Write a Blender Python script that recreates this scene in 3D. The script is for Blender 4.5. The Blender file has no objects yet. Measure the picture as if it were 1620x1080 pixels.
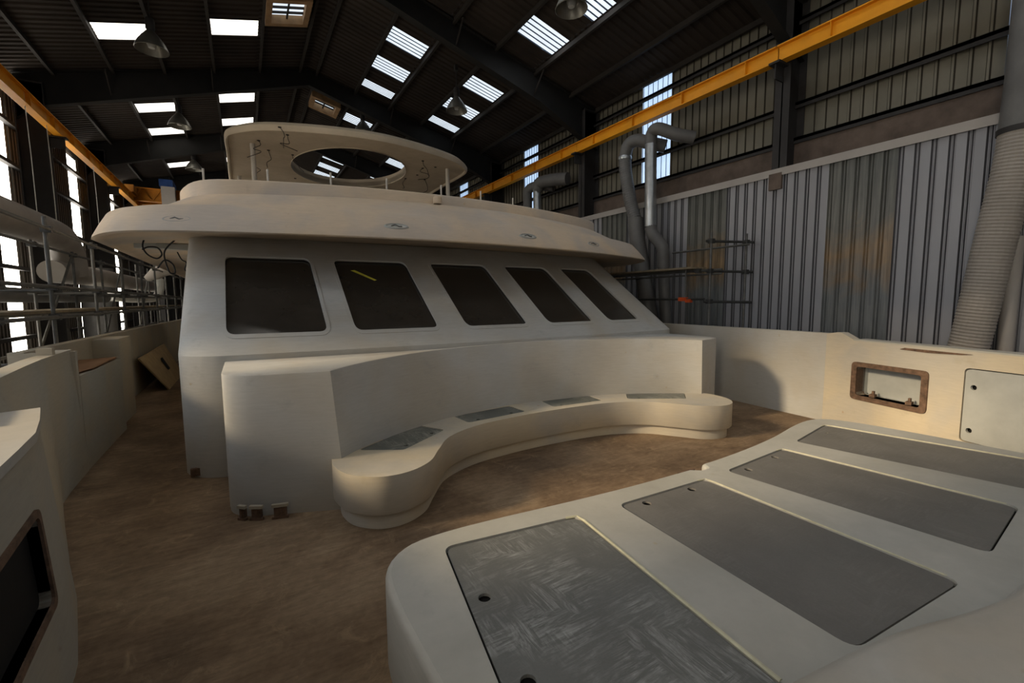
import bpy, bmesh, math, random
from mathutils import Vector, Matrix, noise
from mathutils.geometry import tessellate_polygon
random.seed(7)
S = bpy.context.scene
COL = S.collection
PI = math.pi

# ------------------------------------------------------------------ camera
FPX, YAW, PITCH, ROLL, EYE = 700.0, math.radians(31.1), math.radians(5.3), math.radians(0.4), 1.8
fw = Vector((math.sin(YAW)*math.cos(PITCH), math.cos(YAW)*math.cos(PITCH), -math.sin(PITCH)))
rt = Vector((math.cos(YAW), -math.sin(YAW), 0)); up = rt.cross(fw)
r2 = rt*math.cos(ROLL) - up*math.sin(ROLL); u2 = up*math.cos(ROLL) + rt*math.sin(ROLL)
cd = bpy.data.cameras.new('camera'); cam = bpy.data.objects.new('camera', cd); COL.objects.link(cam)
cd.sensor_width = 36; cd.lens = FPX*36/1620; cd.clip_end = 300; cd.clip_start = 0.02
cam.matrix_world = Matrix(((r2.x, u2.x, -fw.x, 0), (r2.y, u2.y, -fw.y, 0), (r2.z, u2.z, -fw.z, EYE), (0, 0, 0, 1)))
S.camera = cam

# ------------------------------------------------------------------ light and exposure
S.view_settings.view_transform = 'Standard'; S.view_settings.look = 'None'
S.view_settings.gamma = 1; S.view_settings.use_curve_mapping = False
S.view_settings.exposure = 0.35
W = bpy.data.worlds.new('sky'); S.world = W; W.use_nodes = True
W.node_tree.nodes['Background'].inputs[0].default_value = (0.80, 0.88, 1.0, 1)
W.node_tree.nodes['Background'].inputs[1].default_value = 2.4
LEFT_GLOW, RIGHT_GLOW, ROOF_GLOW_L, ROOF_GLOW_R = 8.0, .85, 2.2, .85

def area(name, loc, rot, sx, sy, power, col, portal=False):
    l = bpy.data.lights.new(name, 'AREA'); l.shape = 'RECTANGLE'; l.size = sx; l.size_y = sy
    l.energy = power; l.color = col; l.cycles.is_portal = portal
    o = bpy.data.objects.new(name, l); COL.objects.link(o); o.location = loc; o.rotation_euler = rot
    return o
# low warm sun shining in through an unseen opening added in the left wall for it
SUN_AZ, SUN_EL = math.radians(100), math.radians(24.5)          # direction the light travels, from +Y toward +X
sd = Vector((math.sin(SUN_AZ)*math.cos(SUN_EL), math.cos(SUN_AZ)*math.cos(SUN_EL), -math.sin(SUN_EL)))
sl = bpy.data.lights.new('sun', 'SUN'); sl.energy = 3.0; sl.angle = math.radians(7); sl.color = (1.0, .78, .50)
so = bpy.data.objects.new('sun', sl); COL.objects.link(so); so.rotation_euler = sd.to_track_quat('-Z', 'Y').to_euler(); so.location = (-20, 0, 10)
SUN_GAP = (3.0, 6.3, -3.2, 7.4)                               # y0, y1, z0, z1 of that added opening
area('sun_gap_portal', (-5.2, (SUN_GAP[0]+SUN_GAP[1])/2, (SUN_GAP[2]+SUN_GAP[3])/2), (0, -PI/2, 0), SUN_GAP[3]-SUN_GAP[2], SUN_GAP[1]-SUN_GAP[0], 1, (1, 1, 1), True)
area('front_gap_portal', (5.5, -8.95, -.7), (PI/2, 0, 0), 4.0, 5.0, 1, (1, 1, 1), True)  # unseen end-wall opening, added to bring daylight onto the foreground
# sunlight scattered into the shed by the translucent strips of the left wall
for yy, pw_ in ((10.1, 60), (-2.1, 60), (16.9, 14)):
    area('strip_glow', (-5.0, yy, 4.2), (0, -PI/2, 0), 5.5, .9, pw_, (1.0, .86, .68))

# ------------------------------------------------------------------ materials
def lin(r, g, b):
    f = lambda c: ((c/255+0.055)/1.055)**2.4 if c > 10 else c/255/12.92
    return (f(r), f(g), f(b), 1)
class NT:
    def __init__(s, name):
        s.m = bpy.data.materials.new(name); s.m.use_nodes = True; s.t = s.m.node_tree
        s.p = s.t.nodes['Principled BSDF']; s.co = s.t.nodes.new('ShaderNodeTexCoord')
    def n(s, typ, **k):
        x = s.t.nodes.new('ShaderNode'+typ)
        for a, b in k.items():
            if a in x.inputs: x.inputs[a].default_value = b
            else: setattr(x, a, b)
        return x
    def l(s, a, b): s.t.links.new(a, b)
    def coords(s, scale=(1, 1, 1), src='Object', rot=(0, 0, 0)):
        mp = s.n('Mapping'); mp.inputs['Scale'].default_value = scale; mp.inputs['Rotation'].default_value = rot
        s.l(s.co.outputs[src], mp.inputs['Vector']); return mp.outputs[0]
    def noise(s, vec, scale, detail=4, rough=.55, dist=0):
        x = s.n('TexNoise'); x.inputs['Scale'].default_value = scale; x.inputs['Detail'].default_value = detail
        x.inputs['Roughness'].default_value = rough; x.inputs['Distortion'].default_value = dist
        s.l(vec, x.inputs['Vector']); return x.outputs['Fac']
    def ramp(s, fac, stops):
        x = s.n('ValToRGB'); e = x.color_ramp.elements
        while len(e) < len(stops): e.new(.5)
        for q, (pos, c) in zip(e, stops):
            q.position = pos; q.color = c if len(c) == 4 else (*c, 1)
        s.l(fac, x.inputs[0]); return x.outputs['Color']
    def mix(s, fac, a, b, mode='MIX'):
        x = s.n('Mix', data_type='RGBA', blend_type=mode)
        for v, i in ((fac, 0), (a, 6), (b, 7)):
            if hasattr(v, 'links'): s.l(v, x.inputs[i])
            else: x.inputs[i].default_value = v
        return x.outputs[2]
    def bump(s, fac, strength, dist=.01, prev=None):
        x = s.n('Bump'); x.inputs['Strength'].default_value = strength; x.inputs['Distance'].default_value = dist
        s.l(fac, x.inputs['Height'])
        if prev: s.l(prev, x.inputs['Normal'])
        return x.outputs[0]
    def out(s, col=None, rough=.7, bump=None, metal=0, spec=.35):
        if col is not None:
            if hasattr(col, 'links'): s.l(col, s.p.inputs['Base Color'])
            else: s.p.inputs['Base Color'].default_value = col
        if hasattr(rough, 'links'): s.l(rough, s.p.inputs['Roughness'])
        else: s.p.inputs['Roughness'].default_value = rough
        s.p.inputs['Metallic'].default_value = metal; s.p.inputs['Specular IOR Level'].default_value = spec
        if bump: s.l(bump, s.p.inputs['Normal'])
        return s.m
BW = [(0, (0, 0, 0)), (1, (1, 1, 1))]

def mat_simple(name, c, rough=.7, metal=0, var=.25, sc=4, bumps=.1, spec=.35, stretch=(1, 1, 1)):
    t = NT(name); v = t.coords(stretch)
    n = t.noise(v, sc, 6, .6)
    dark = tuple(x*(1-var) for x in c[:3])+(1,); lite = tuple(min(1, x*(1+var)) for x in c[:3])+(1,)
    col = t.ramp(n, [(.3, dark), (.7, lite)])
    f = t.noise(v, sc*12, 4)
    return t.out(col, rough, t.bump(f, bumps, .004), metal, spec)

def mat_fairing(name, base, patch, spot, amt=.5):
    """sanded filler and primer: soft patches of a second tone, a few rusty spots, sanding scratches"""
    t = NT(name); v = t.coords()
    n1 = t.noise(v, 1.1, 4, .5, .4); n2 = t.noise(v, 3.5, 6, .65)
    m1 = t.ramp(n1, [(.42, (0, 0, 0)), (.62, (1, 1, 1))])
    c = t.mix(m1, base, patch)
    m2 = t.ramp(n2, [(.60, (0, 0, 0)), (.72, (amt, amt, amt))])
    c = t.mix(m2, c, tuple(x*.76 for x in base[:3])+(1,))
    n4 = t.noise(v, .55, 3, .5, .8)
    c = t.mix(.5, c, t.ramp(n4, [(.35, (.80, .79, .77)), (.65, (1, 1, 1))]), 'MULTIPLY')
    n3 = t.noise(v, 7, 2, .5)
    m3 = t.ramp(n3, [(.74, (0, 0, 0)), (.80, (.55, .55, .55))])
    c = t.mix(m3, c, spot)
    vs = t.coords((1, 1, 9)); s1 = t.noise(vs, 6, 5, .7)
    c = t.mix(.22, c, t.ramp(s1, [(.3, (.55, .55, .55)), (.7, (1, 1, 1))]), 'MULTIPLY')
    b = t.bump(t.noise(v, 60, 4), .08, .003); b = t.bump(n1, .12, .02, b)
    return t.out(c, .72, b, 0, .25)

M = {}
M['white'] = mat_fairing('faired_hull_white', lin(186, 185, 180), lin(182, 176, 164), lin(170, 150, 112))
M['cream'] = mat_fairing('faired_cream', lin(206, 194, 170), lin(190, 184, 172), lin(170, 120, 60))
M['brow'] = mat_fairing('faired_brow', lin(222, 201, 174), lin(204, 191, 176), lin(200, 170, 130), .3)
M['pad'] = mat_fairing('grey_primer', lin(186, 185, 178), lin(174, 173, 165), lin(176, 160, 120))
M['hardtop'] = mat_fairing('hardtop_filler', lin(196, 182, 160), lin(186, 172, 150), lin(170, 150, 120), .3)
M['inner'] = mat_fairing('bulwark_filler', lin(172, 167, 154), lin(180, 168, 146), lin(140, 112, 80), .4)

def deck_mat():
    t = NT('dusty_plywood_deck'); v = t.coords()
    vg = t.coords((1.2, 7, 1), rot=(0, 0, .5))
    a = t.noise(v, 1.0, 5, .6, .5); g = t.noise(vg, 3.2, 8, .72, .6); s = t.noise(v, 16, 6, .7)
    c = t.ramp(a, [(.3, lin(108, 91, 74)), (.5, lin(138, 116, 93)), (.72, lin(168, 146, 120))])
    c = t.mix(.55, c, t.ramp(g, [(.33, (.42, .40, .38)), (.66, (1, 1, 1))]), 'MULTIPLY')
    c = t.mix(.35, c, t.ramp(s, [(.36, (.5, .48, .45)), (.6, (1, 1, 1))]), 'MULTIPLY')
    d = t.ramp(t.noise(v, 4.5, 7, .75, 1), [(.55, (0, 0, 0)), (.75, (.5, .5, .5))])
    c = t.mix(d, c, lin(186, 162, 130))
    b = t.bump(s, .25, .004); b = t.bump(g, .2, .004, b)
    return t.out(c, .85, b, 0, .2)
M['deck'] = deck_mat()

def hatch_mat(name, base, scr, strength, directional=False):
    t = NT(name); v = t.coords()
    n = t.noise(v, 2.5, 5, .6, .3)
    c = t.ramp(n, [(.3, tuple(x*.86 for x in base[:3])), (.7, tuple(x*1.1 for x in base[:3]))])
    # sanding swirls: stretched noise whose direction wanders over the board
    w1 = t.coords((3, 26, 3), rot=(0, 0, .35)); w2 = t.coords((24, 3, 3), rot=(0, 0, .5))
    s1 = t.noise(w1, 1.6, 6, .75, 1.2); s2 = t.noise(w2, 1.6, 6, .75, 1.2)
    sel = t.ramp(t.noise(v, 3.2, 3, .5, .8), [(.46, (0, 0, 0)), (.54, (1, 1, 1))])
    s = t.mix(sel, s1, s2)
    where = t.ramp(t.noise(v, 2.3, 4, .6, .6), [(.40, (0, 0, 0)), (.62, (strength,)*3)])
    k = t.mix(1.0, t.ramp(s, [(.46, (0, 0, 0)), (.68, (1, 1, 1))]), where, 'MULTIPLY')
    c = t.mix(k, c, scr)
    fine = t.noise(v, 90, 3, .6)
    c = t.mix(.25, c, t.ramp(fine, [(.3, (.6, .6, .6)), (.7, (1, 1, 1))]), 'MULTIPLY')
    return t.out(c, .55, t.bump(fine, .1, .002), 0, .35)
M['hatch'] = hatch_mat('grey_hatch_board', lin(114, 112, 108), lin(158, 158, 154), .25)
M['hatch_scratched'] = hatch_mat('sanded_hatch_board', lin(110, 111, 108), lin(186, 188, 186), .8)
M['hatch_patchy'] = hatch_mat('patchy_seat_hatch', lin(104, 106, 100), lin(176, 174, 162), 1.0)
M['lid'] = mat_simple('pale_grey_lid', lin(168, 170, 166), .6, 0, .12, 3)
M['lit_edge'] = mat_simple('cream_lit_edge', lin(190, 187, 162), .5, 0, .15, 20)
M['black'] = mat_simple('black_hole_shade', lin(16, 15, 14), .8, 0, .2, 4)
M['glass'] = mat_simple('dusty_film_on_glass', lin(50, 46, 41), .22, 0, .22, 2.2, .02, .5)
M['brown'] = mat_simple('raw_resin_brown', lin(104, 82, 66), .75, 0, .5, 14, .5)
M['plywood'] = mat_simple('brown_plywood', lin(140, 104, 72), .8, 0, .2, 5, .2, stretch=(1, 6, 1))
M['palewood'] = mat_simple('pale_board', lin(176, 152, 112), .8, 0, .15, 5, .2)
M['steel'] = mat_simple('dark_painted_steel', lin(44, 42, 41), .7, 0, .3, 2)
M['rafter'] = mat_simple('black_brown_rafter_paint', lin(25, 24, 22), .8, 0, .3, 2)
M['purlin'] = mat_simple('purlin_steel', lin(42, 38, 34), .75, 0, .3, 2)
M['roof'] = mat_simple('brown_roof_sheet', lin(45, 38, 32), .85, 0, .35, .8, .1)
M['yellow'] = mat_simple('crane_yellow', lin(222, 150, 20), .55, 0, .12, 1.5, .05)
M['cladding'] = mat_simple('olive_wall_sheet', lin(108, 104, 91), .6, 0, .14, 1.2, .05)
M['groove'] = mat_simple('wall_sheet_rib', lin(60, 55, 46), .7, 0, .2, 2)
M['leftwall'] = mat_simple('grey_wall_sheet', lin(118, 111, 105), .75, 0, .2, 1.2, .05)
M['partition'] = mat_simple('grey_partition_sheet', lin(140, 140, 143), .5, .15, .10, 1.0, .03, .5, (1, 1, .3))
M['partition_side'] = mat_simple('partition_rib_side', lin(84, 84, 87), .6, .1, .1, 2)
M['trim'] = mat_simple('partition_trim', lin(158, 152, 145), .6, 0, .08, 2)
M['band'] = mat_simple('brown_block_band', lin(92, 80, 71), .9, 0, .3, 3, .4)
M['galv'] = mat_simple('galvanised_duct', lin(176, 180, 182), .32, .85, .18, 5, .05)
M['flex'] = mat_simple('grey_flexible_duct', lin(98, 97, 95), .55, .1, .15, 3, .05)
M['flexwarm'] = mat_simple('dusty_grey_flexible_duct', lin(150, 143, 134), .6, 0, .12, 2, .05)
M['flexpale'] = mat_simple('pale_flexible_duct', lin(196, 196, 188), .6, 0, .12, 4, .05)
M['tube'] = mat_simple('scaffold_tube', lin(92, 91, 87), .5, .4, .25, 9, .1)
M['tubedark'] = mat_simple('scaffold_tube_dark', lin(62, 62, 60), .55, .3, .25, 9, .1)
M['board'] = mat_simple('scaffold_board', lin(130, 117, 95), .85, 0, .25, 4, .3, stretch=(6, 1, 1))
M['cable'] = mat_simple('black_cable', lin(26, 24, 24), .6)
M['orange'] = mat_simple('orange_coupler', lin(196, 78, 30), .6)
M['lamp'] = mat_simple('dull_lamp_aluminium', lin(120, 118, 110), .4, .6, .2, 6, .1)
M['shop'] = mat_simple('concrete_floor', lin(90, 86, 80), .9, 0, .25, 1)
M['ventwood'] = mat_simple('vent_timber', lin(150, 120, 86), .8, 0, .25, 4, .2)
M['blue'] = mat_simple('blue_paint', lin(30, 60, 110), .6)
M['crane_far'] = mat_simple('dull_orange_crane', lin(176, 112, 24), .6, 0, .35, 2)
M['post'] = mat_simple('pale_tube', lin(196, 190, 178), .5, 0, .08, 4, .03)
M['window_reflection'] = mat_simple('yellow_reflection', lin(220, 214, 80), .5)

def clear_sheet():
    t = NT('grimy_sheet_reflections'); v = t.coords((1, 1, .8))
    sep = t.n('SeparateXYZ'); t.l(t.co.outputs['Object'], sep.inputs[0])
    a = t.noise(v, 1.6, 5, .6, 1.0); st = t.noise(t.coords((1, 12, .45)), 2.2, 5, .65)
    mt = t.n('Math', operation='MULTIPLY_ADD'); t.l(a, mt.inputs[0]); mt.inputs[1].default_value = 1.6; t.l(sep.outputs['Z'], mt.inputs[2])
    mr = t.n('MapRange'); t.l(mt.outputs[0], mr.inputs['Value']); mr.inputs['From Min'].default_value = 4.2; mr.inputs['From Max'].default_value = 8.4
    c = t.ramp(mr.outputs[0], [(.0, lin(92, 86, 78)), (.2, lin(96, 100, 102)), (.42, lin(108, 110, 108)), (.56, lin(134, 112, 84)), (.72, lin(98, 98, 92)), (.95, lin(84, 86, 82))])  # height bands paint reflection and see-through tones over the grime
    c = t.mix(.7, c, t.ramp(st, [(.32, (.42, .42, .42)), (.5, (.9, .9, .9)), (.68, (1.5, 1.48, 1.42))]), 'MULTIPLY')
    return t.out(c, .38, t.bump(t.noise(v, 9, 4), .2, .01), 0, .45)
M['clear'] = clear_sheet()
def glow(name, col, strength, dirt=.25):
    t = NT(name); v = t.coords((1, 1, 1))
    n = t.noise(v, 2.5, 4, .6)
    c = t.mix(dirt, col, t.ramp(n, [(.3, (.5, .5, .5)), (.65, (1, 1, 1))]), 'MULTIPLY')
    t.l(c, t.p.inputs['Emission Color']); t.p.inputs['Emission Strength'].default_value = strength
    return t.out((.5, .5, .5, 1), .6)
M['glow_left'] = glow('sunlit_translucent_strip', (1.0, .93, .82, 1), LEFT_GLOW, .15)
M['glow_right'] = glow('skylit_translucent_strip', (.52, .72, 1.0, 1), RIGHT_GLOW)
M['glow_roof_l'] = glow('sunlit_roof_light', (1.0, .95, .86, 1), ROOF_GLOW_L, .12)
M['glow_roof_r'] = glow('skylit_roof_light', (.80, .90, 1.0, 1), ROOF_GLOW_R)
M['glow_roof_l2'] = glow('roof_light_dusty_rib', (1.0, .93, .82, 1), .8, .3)
M['glow_rib'] = mat_simple('roof_light_rib', lin(70, 84, 104), .6)

# ------------------------------------------------------------------ mesh builder and tagging
WORLD = {}
class MB:
    def __init__(s): s.v = []; s.f = []; s.mi = []
    def add(s, vs, fs, mi=0):
        b = len(s.v); s.v += [tuple(x) for x in vs]
        s.f += [tuple(b+i for i in f) for f in fs]; s.mi += [mi]*len(fs)
        return s
    def box(s, x0, x1, y0, y1, z0, z1, mi=0):
        vs = [(x, y, z) for z in (z0, z1) for y in (y0, y1) for x in (x0, x1)]
        return s.add(vs, [(0, 2, 3, 1), (4, 5, 7, 6), (0, 1, 5, 4), (2, 6, 7, 3), (0, 4, 6, 2), (1, 3, 7, 5)], mi)
    def bar(s, a, b, w, h, mi=0, upv=(0, 0, 1)):
        a, b = Vector(a), Vector(b); d = (b-a).normalized(); sd = d.cross(Vector(upv)).normalized(); u = sd.cross(d)
        vs = []
        for p in (a, b):
            for i, j in ((-1, -1), (1, -1), (1, 1), (-1, 1)): vs.append(p+sd*(i*w/2)+u*(j*h/2))
        return s.add(vs, [(3, 2, 1, 0), (4, 5, 6, 7), (0, 1, 5, 4), (1, 2, 6, 5), (2, 3, 7, 6), (3, 0, 4, 7)], mi)
    def tube(s, pts, r, seg=10, mi=0, cap=True):
        pts = [Vector(p) for p in pts]; n = len(pts); rr = r if isinstance(r, (list, tuple)) else [r]*n
        t0 = (pts[1]-pts[0]).normalized(); a = Vector((0, 0, 1)) if abs(t0.z) < .9 else Vector((1, 0, 0))
        u = t0.cross(a).normalized(); vs = []
        for i, p in enumerate(pts):
            t = (pts[min(i+1, n-1)]-pts[max(i-1, 0)]).normalized()
            u = (u-t*u.dot(t)).normalized(); w = t.cross(u)
            for k in range(seg):
                q = 2*PI*k/seg; vs.append(p+(u*math.cos(q)+w*math.sin(q))*rr[i])
        fs = [(i*seg+k, i*seg+(k+1) % seg, (i+1)*seg+(k+1) % seg, (i+1)*seg+k) for i in range(n-1) for k in range(seg)]
        if cap: fs += [tuple(range(seg-1, -1, -1)), tuple((n-1)*seg+k for k in range(seg))]
        return s.add(vs, fs, mi)
    def lathe(s, c, prof, seg=20, mi=0):
        c = Vector(c); vs = [c+Vector((r*math.cos(2*PI*k/seg), r*math.sin(2*PI*k/seg), z)) for r, z in prof for k in range(seg)]
        n = len(prof)
        return s.add(vs, [(i*seg+k, i*seg+(k+1) % seg, (i+1)*seg+(k+1) % seg, (i+1)*seg+k) for i in range(n-1) for k in range(seg)], mi)
    def rings(s, rings, close=True, cap0=True, cap1=True, mi=0):
        m = len(rings[0]); vs = [p for r in rings for p in r]; fs = []
        for i in range(len(rings)-1):
            for k in range(m if close else m-1):
                fs.append((i*m+k, i*m+(k+1) % m, (i+1)*m+(k+1) % m, (i+1)*m+k))
        if cap0: fs.append(tuple(range(m-1, -1, -1)))
        if cap1: fs.append(tuple((len(rings)-1)*m+k for k in range(m)))
        return s.add(vs, fs, mi)
    def build(s, name, mats, parent=None, origin=None, smooth=None, recalc=True):
        if origin is None: origin = WORLD[parent.name] if parent else Vector((0, 0, 0))
        origin = Vector(origin)
        me = bpy.data.meshes.new(name); me.from_pydata([tuple(Vector(v)-origin) for v in s.v], [], s.f)
        if not isinstance(mats, (list, tuple)): mats = [mats]
        for m in mats: me.materials.append(M[m])
        me.polygons.foreach_set('material_index', s.mi)
        if recalc:
            bm = bmesh.new(); bm.from_mesh(me); bmesh.ops.remove_doubles(bm, verts=bm.verts, dist=1e-5)
            bmesh.ops.recalc_face_normals(bm, faces=bm.faces); bm.to_mesh(me); bm.free()
        if smooth:
            me.shade_smooth(); me.set_sharp_from_angle(angle=math.radians(smooth))
        return link(name, me, parent, origin)
def link(name, me, parent=None, origin=(0, 0, 0)):
    o = bpy.data.objects.new(name, me); COL.objects.link(o); origin = Vector(origin)
    if parent:
        o.parent = parent; o.location = origin-WORLD[parent.name]
    else: o.location = origin
    WORLD[o.name] = origin
    return o
def empty(name, loc, label=None, cat=None, group=None, kind=None):
    o = bpy.data.objects.new(name, None); COL.objects.link(o); o.location = loc; WORLD[o.name] = Vector(loc)
    o.empty_display_size = .2
    return tag(o, label, cat, group, kind)
def tag(o, label=None, cat=None, group=None, kind=None):
    for k, v in (('label', label), ('category', cat), ('group', group), ('kind', kind)):
        if v: o[k] = v
    return o
def struct(o, label=None): return tag(o, label, None, None, 'structure')
def copy_tree(o, loc, label=None):
    c = o.copy(); COL.objects.link(c); c.location = loc; WORLD[c.name] = Vector(loc)
    if label: c['label'] = label
    for ch in o.children:
        d = ch.copy(); COL.objects.link(d); d.parent = c
        for g in ch.children:
            e = g.copy(); COL.objects.link(e); e.parent = d
    return c

def spline(pts, n=8, closed=False):
    out = []; m = len(pts); pts = [Vector(p) for p in pts]
    rng = range(m) if closed else range(m-1)
    for i in rng:
        p1, p2 = pts[i], pts[(i+1) % m]
        p0 = pts[i-1] if (closed or i > 0) else p1*2-p2
        p3 = pts[(i+2) % m] if (closed or i+2 < m) else p2*2-p1
        for k in range(n):
            t = k/n
            out.append(.5*((2*p1)+(p2-p0)*t+(2*p0-5*p1+4*p2-p3)*t*t+(3*p1-p0-3*p2+p3)*t**3))
    if not closed: out.append(pts[-1])
    return out
def round_poly(pts, r, n=5):
    out = []; m = len(pts)
    for i in range(m):
        p, a, b = Vector(pts[i]), Vector(pts[i-1]), Vector(pts[(i+1) % m])
        rr = r[i] if isinstance(r, (list, tuple)) else r
        if rr <= 0: out.append(p); continue
        da, db = (a-p).normalized(), (b-p).normalized()
        d = min(rr/math.tan(max(.2, da.angle(db)/2)), (a-p).length*.45, (b-p).length*.45)
        q0, q1 = p+da*d, p+db*d
        for k in range(n+1):
            t = k/n; out.append(q0*(1-t)**2+p*2*t*(1-t)+q1*t*t)
    return out
def offset(poly, d):
    """inward offset of a closed 2D outline (any orientation)"""
    m = len(poly); area = sum(poly[i-1][0]*poly[i][1]-poly[i][0]*poly[i-1][1] for i in range(m))
    sg = 1 if area > 0 else -1; out = []
    for i in range(m):
        a, b, c = Vector(poly[i-1][:2]), Vector(poly[i][:2]), Vector(poly[(i+1) % m][:2])
        e1, e2 = (b-a), (c-b)
        if e1.length < 1e-7: e1 = e2
        if e2.length < 1e-7: e2 = e1
        n1 = Vector((-e1.y, e1.x)).normalized()*sg; n2 = Vector((-e2.y, e2.x)).normalized()*sg
        n = (n1+n2); n = n.normalized() if n.length > 1e-6 else n1
        k = d/max(.5, n.dot(n1)); out.append(Vector((b.x+n.x*k, b.y+n.y*k)))
    return out
def circle(cx, cy, r, n=16, ry=None): return [Vector((cx+r*math.cos(2*PI*k/n), cy+(ry or r)*math.sin(2*PI*k/n))) for k in range(n)]
def stack(mb, outline, levels, cap0=True, cap1=True, zf=None, mi=0):
    """outline lofted through (inset, z) levels"""
    rs = []
    for ins, z in levels:
        o = offset(outline, ins) if ins else [Vector(p[:2]) for p in outline]
        rs.append([(p.x, p.y, z+(zf(p.x, p.y) if zf else 0)) for p in o])
    return mb.rings(rs, True, cap0, cap1, mi)
def slab(mb, outer, holes, mapf, us=(), vs=(), mi=0):
    """flat outline with holes in (u,v), given thickness w 0..1, cut into cells, then bent by mapf(u,v,w)"""
    bm = bmesh.new(); loops = [[Vector((p[0], p[1], 0)) for p in outer]]+[[Vector((p[0], p[1], 0)) for p in h] for h in holes]
    flat = [v for l in loops for v in l]; bv = [bm.verts.new(v) for v in flat]
    for t in tessellate_polygon(loops):
        try: bm.faces.new([bv[i] for i in t])
        except ValueError: pass
    for u in us: bmesh.ops.bisect_plane(bm, geom=bm.verts[:]+bm.edges[:]+bm.faces[:], plane_co=(u, 0, 0), plane_no=(1, 0, 0), dist=1e-5)
    for v in vs: bmesh.ops.bisect_plane(bm, geom=bm.verts[:]+bm.edges[:]+bm.faces[:], plane_co=(0, v, 0), plane_no=(0, 1, 0), dist=1e-5)
    bmesh.ops.recalc_face_normals(bm, faces=bm.faces)
    e = bmesh.ops.extrude_face_region(bm, geom=bm.faces[:])
    for g in e['geom']:
        if isinstance(g, bmesh.types.BMVert): g.co.z = 1
    bm.verts.index_update()
    mb.add([mapf(v.co.x, v.co.y, v.co.z) for v in bm.verts], [tuple(v.index for v in f.verts) for f in bm.faces], mi)
    bm.free(); return mb
def frange(a, b, st):
    n = max(1, int(round((b-a)/st))); return [a+(b-a)*i/n for i in range(n+1)]
def corr(mb, o, du, dv, w, prof, length, mi_flat=0, mi_side=None):
    """profiled sheet: prof = [(u, depth), ...] repeated? given whole; du along, dv length direction, n depth direction"""
    o, du, dv = Vector(o), Vector(du), Vector(dv); n = Vector(w)
    a = [o+du*u+n*d for u, d in prof]; b = [p+dv*length for p in a]; k = len(a)
    fs = []; mis = []
    for i in range(k-1):
        side = mi_side is not None and abs(prof[i+1][1]-prof[i][1]) > 1e-4
        mb.add([a[i], a[i+1], b[i+1], b[i]], [(0, 1, 2, 3)], mi_side if side else mi_flat)

# ================================================================== THE HALL
RX, RZ, SL = 2.23, 9.47, .257                     # ridge
ROOF_POWER = 11
XL, XR, Y0, Y1, ZF = -5.2, 9.65, -9.0, 47.0, -3.2
roofz = lambda x: RZ-SL*abs(x-RX)
struct(MB().box(XL-.5, XR+.5, Y0, Y1, ZF-.2, ZF).build('floor', 'shop'), 'concrete shop floor far below the deck')
struct(MB().box(XL-.3, XR+.3, Y1, Y1+.15, ZF, 10).build('wall_back', 'leftwall'), 'dark end wall of the shed')
struct(MB().box(XL-.3, 3.5, Y0-.15, Y0, ZF, 10).box(7.5, XR+.3, Y0-.15, Y0, ZF, 10).box(3.5, 7.5, Y0-.15, Y0, 1.8, 10).build('wall_front', 'leftwall'), 'end wall of the shed behind the bow, with an unseen opening added for daylight')
struct(MB().box(-90, 100, -90, 130, ZF-.35, ZF-.21).build('ground', 'shop'), 'pale concrete yard outside the shed')

# roof: corrugated sheets with roof lights let in between the purlins
PUR_R = [3.70, 4.86, 6.06, 7.30, 8.55]; PUR_L = [.82, -.38, -1.58, -2.72, -3.95]
ceiling = empty('ceiling', (RX, 17, RZ), 'dark corrugated pitched roof of the shed', kind='structure')
lights_R = {(3.72, 4.78): [], (6.14, 7.24): []}; lights_L = {(-.34, .72): [], (-2.68, -1.64): []}
for y in (12.27, 13.88, 15.5, 17.35, 18.55, 20.3, 24.0, 25.6, 27.2, 30, 33.2, 36.2, -5.2, -3.6, .6, 2.2, 6.4, 8.0): lights_R[(3.72, 4.78)].append(y)
for y in (7.54, 9.16, 12.39, 14.03, 15.66, 17.45, 21.2, 24.2, 27.3, 30.3, -5.2, -3.4, -.2, 1.4, 3.0): lights_R[(6.14, 7.24)].append(y)
for y in (13.85, 18.5, 20.9, 26.2, 32, 8.2, 2.4, -3.5): lights_L[(-.34, .72)].append(y)
for y in (14.2, 19.1, 21.5, 26.3, 32.4, 8.6, 2.8, -3.3): lights_L[(-2.68, -1.64)].append(y)
sheet = MB(); WAVE = .2
def rib_panel(mb, xa, xb, ya, yb, dz, mi=0, mi2=None):
    prof = []; n = max(1, int(round((yb-ya)/WAVE)))
    for k in range(n):
        a = ya+(yb-ya)*k/n; w = (yb-ya)/n
        prof += [(a, 0), (a+w*.42, 0), (a+w*.56, .035), (a+w*.86, .035)]
    prof.append((yb, 0))
    corr(mb, (xa, 0, roofz(xa)+dz), (0, 1, 0), (xb-xa, 0, roofz(xb)-roofz(xa)), (0, 0, 1), prof, 1, mi, mi2)
edgesR = [RX, 3.72, 4.78, 6.14, 7.24, XR+.25]; edgesL = [XL-.25, -2.68, -1.64, -.34, .72, RX]
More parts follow.
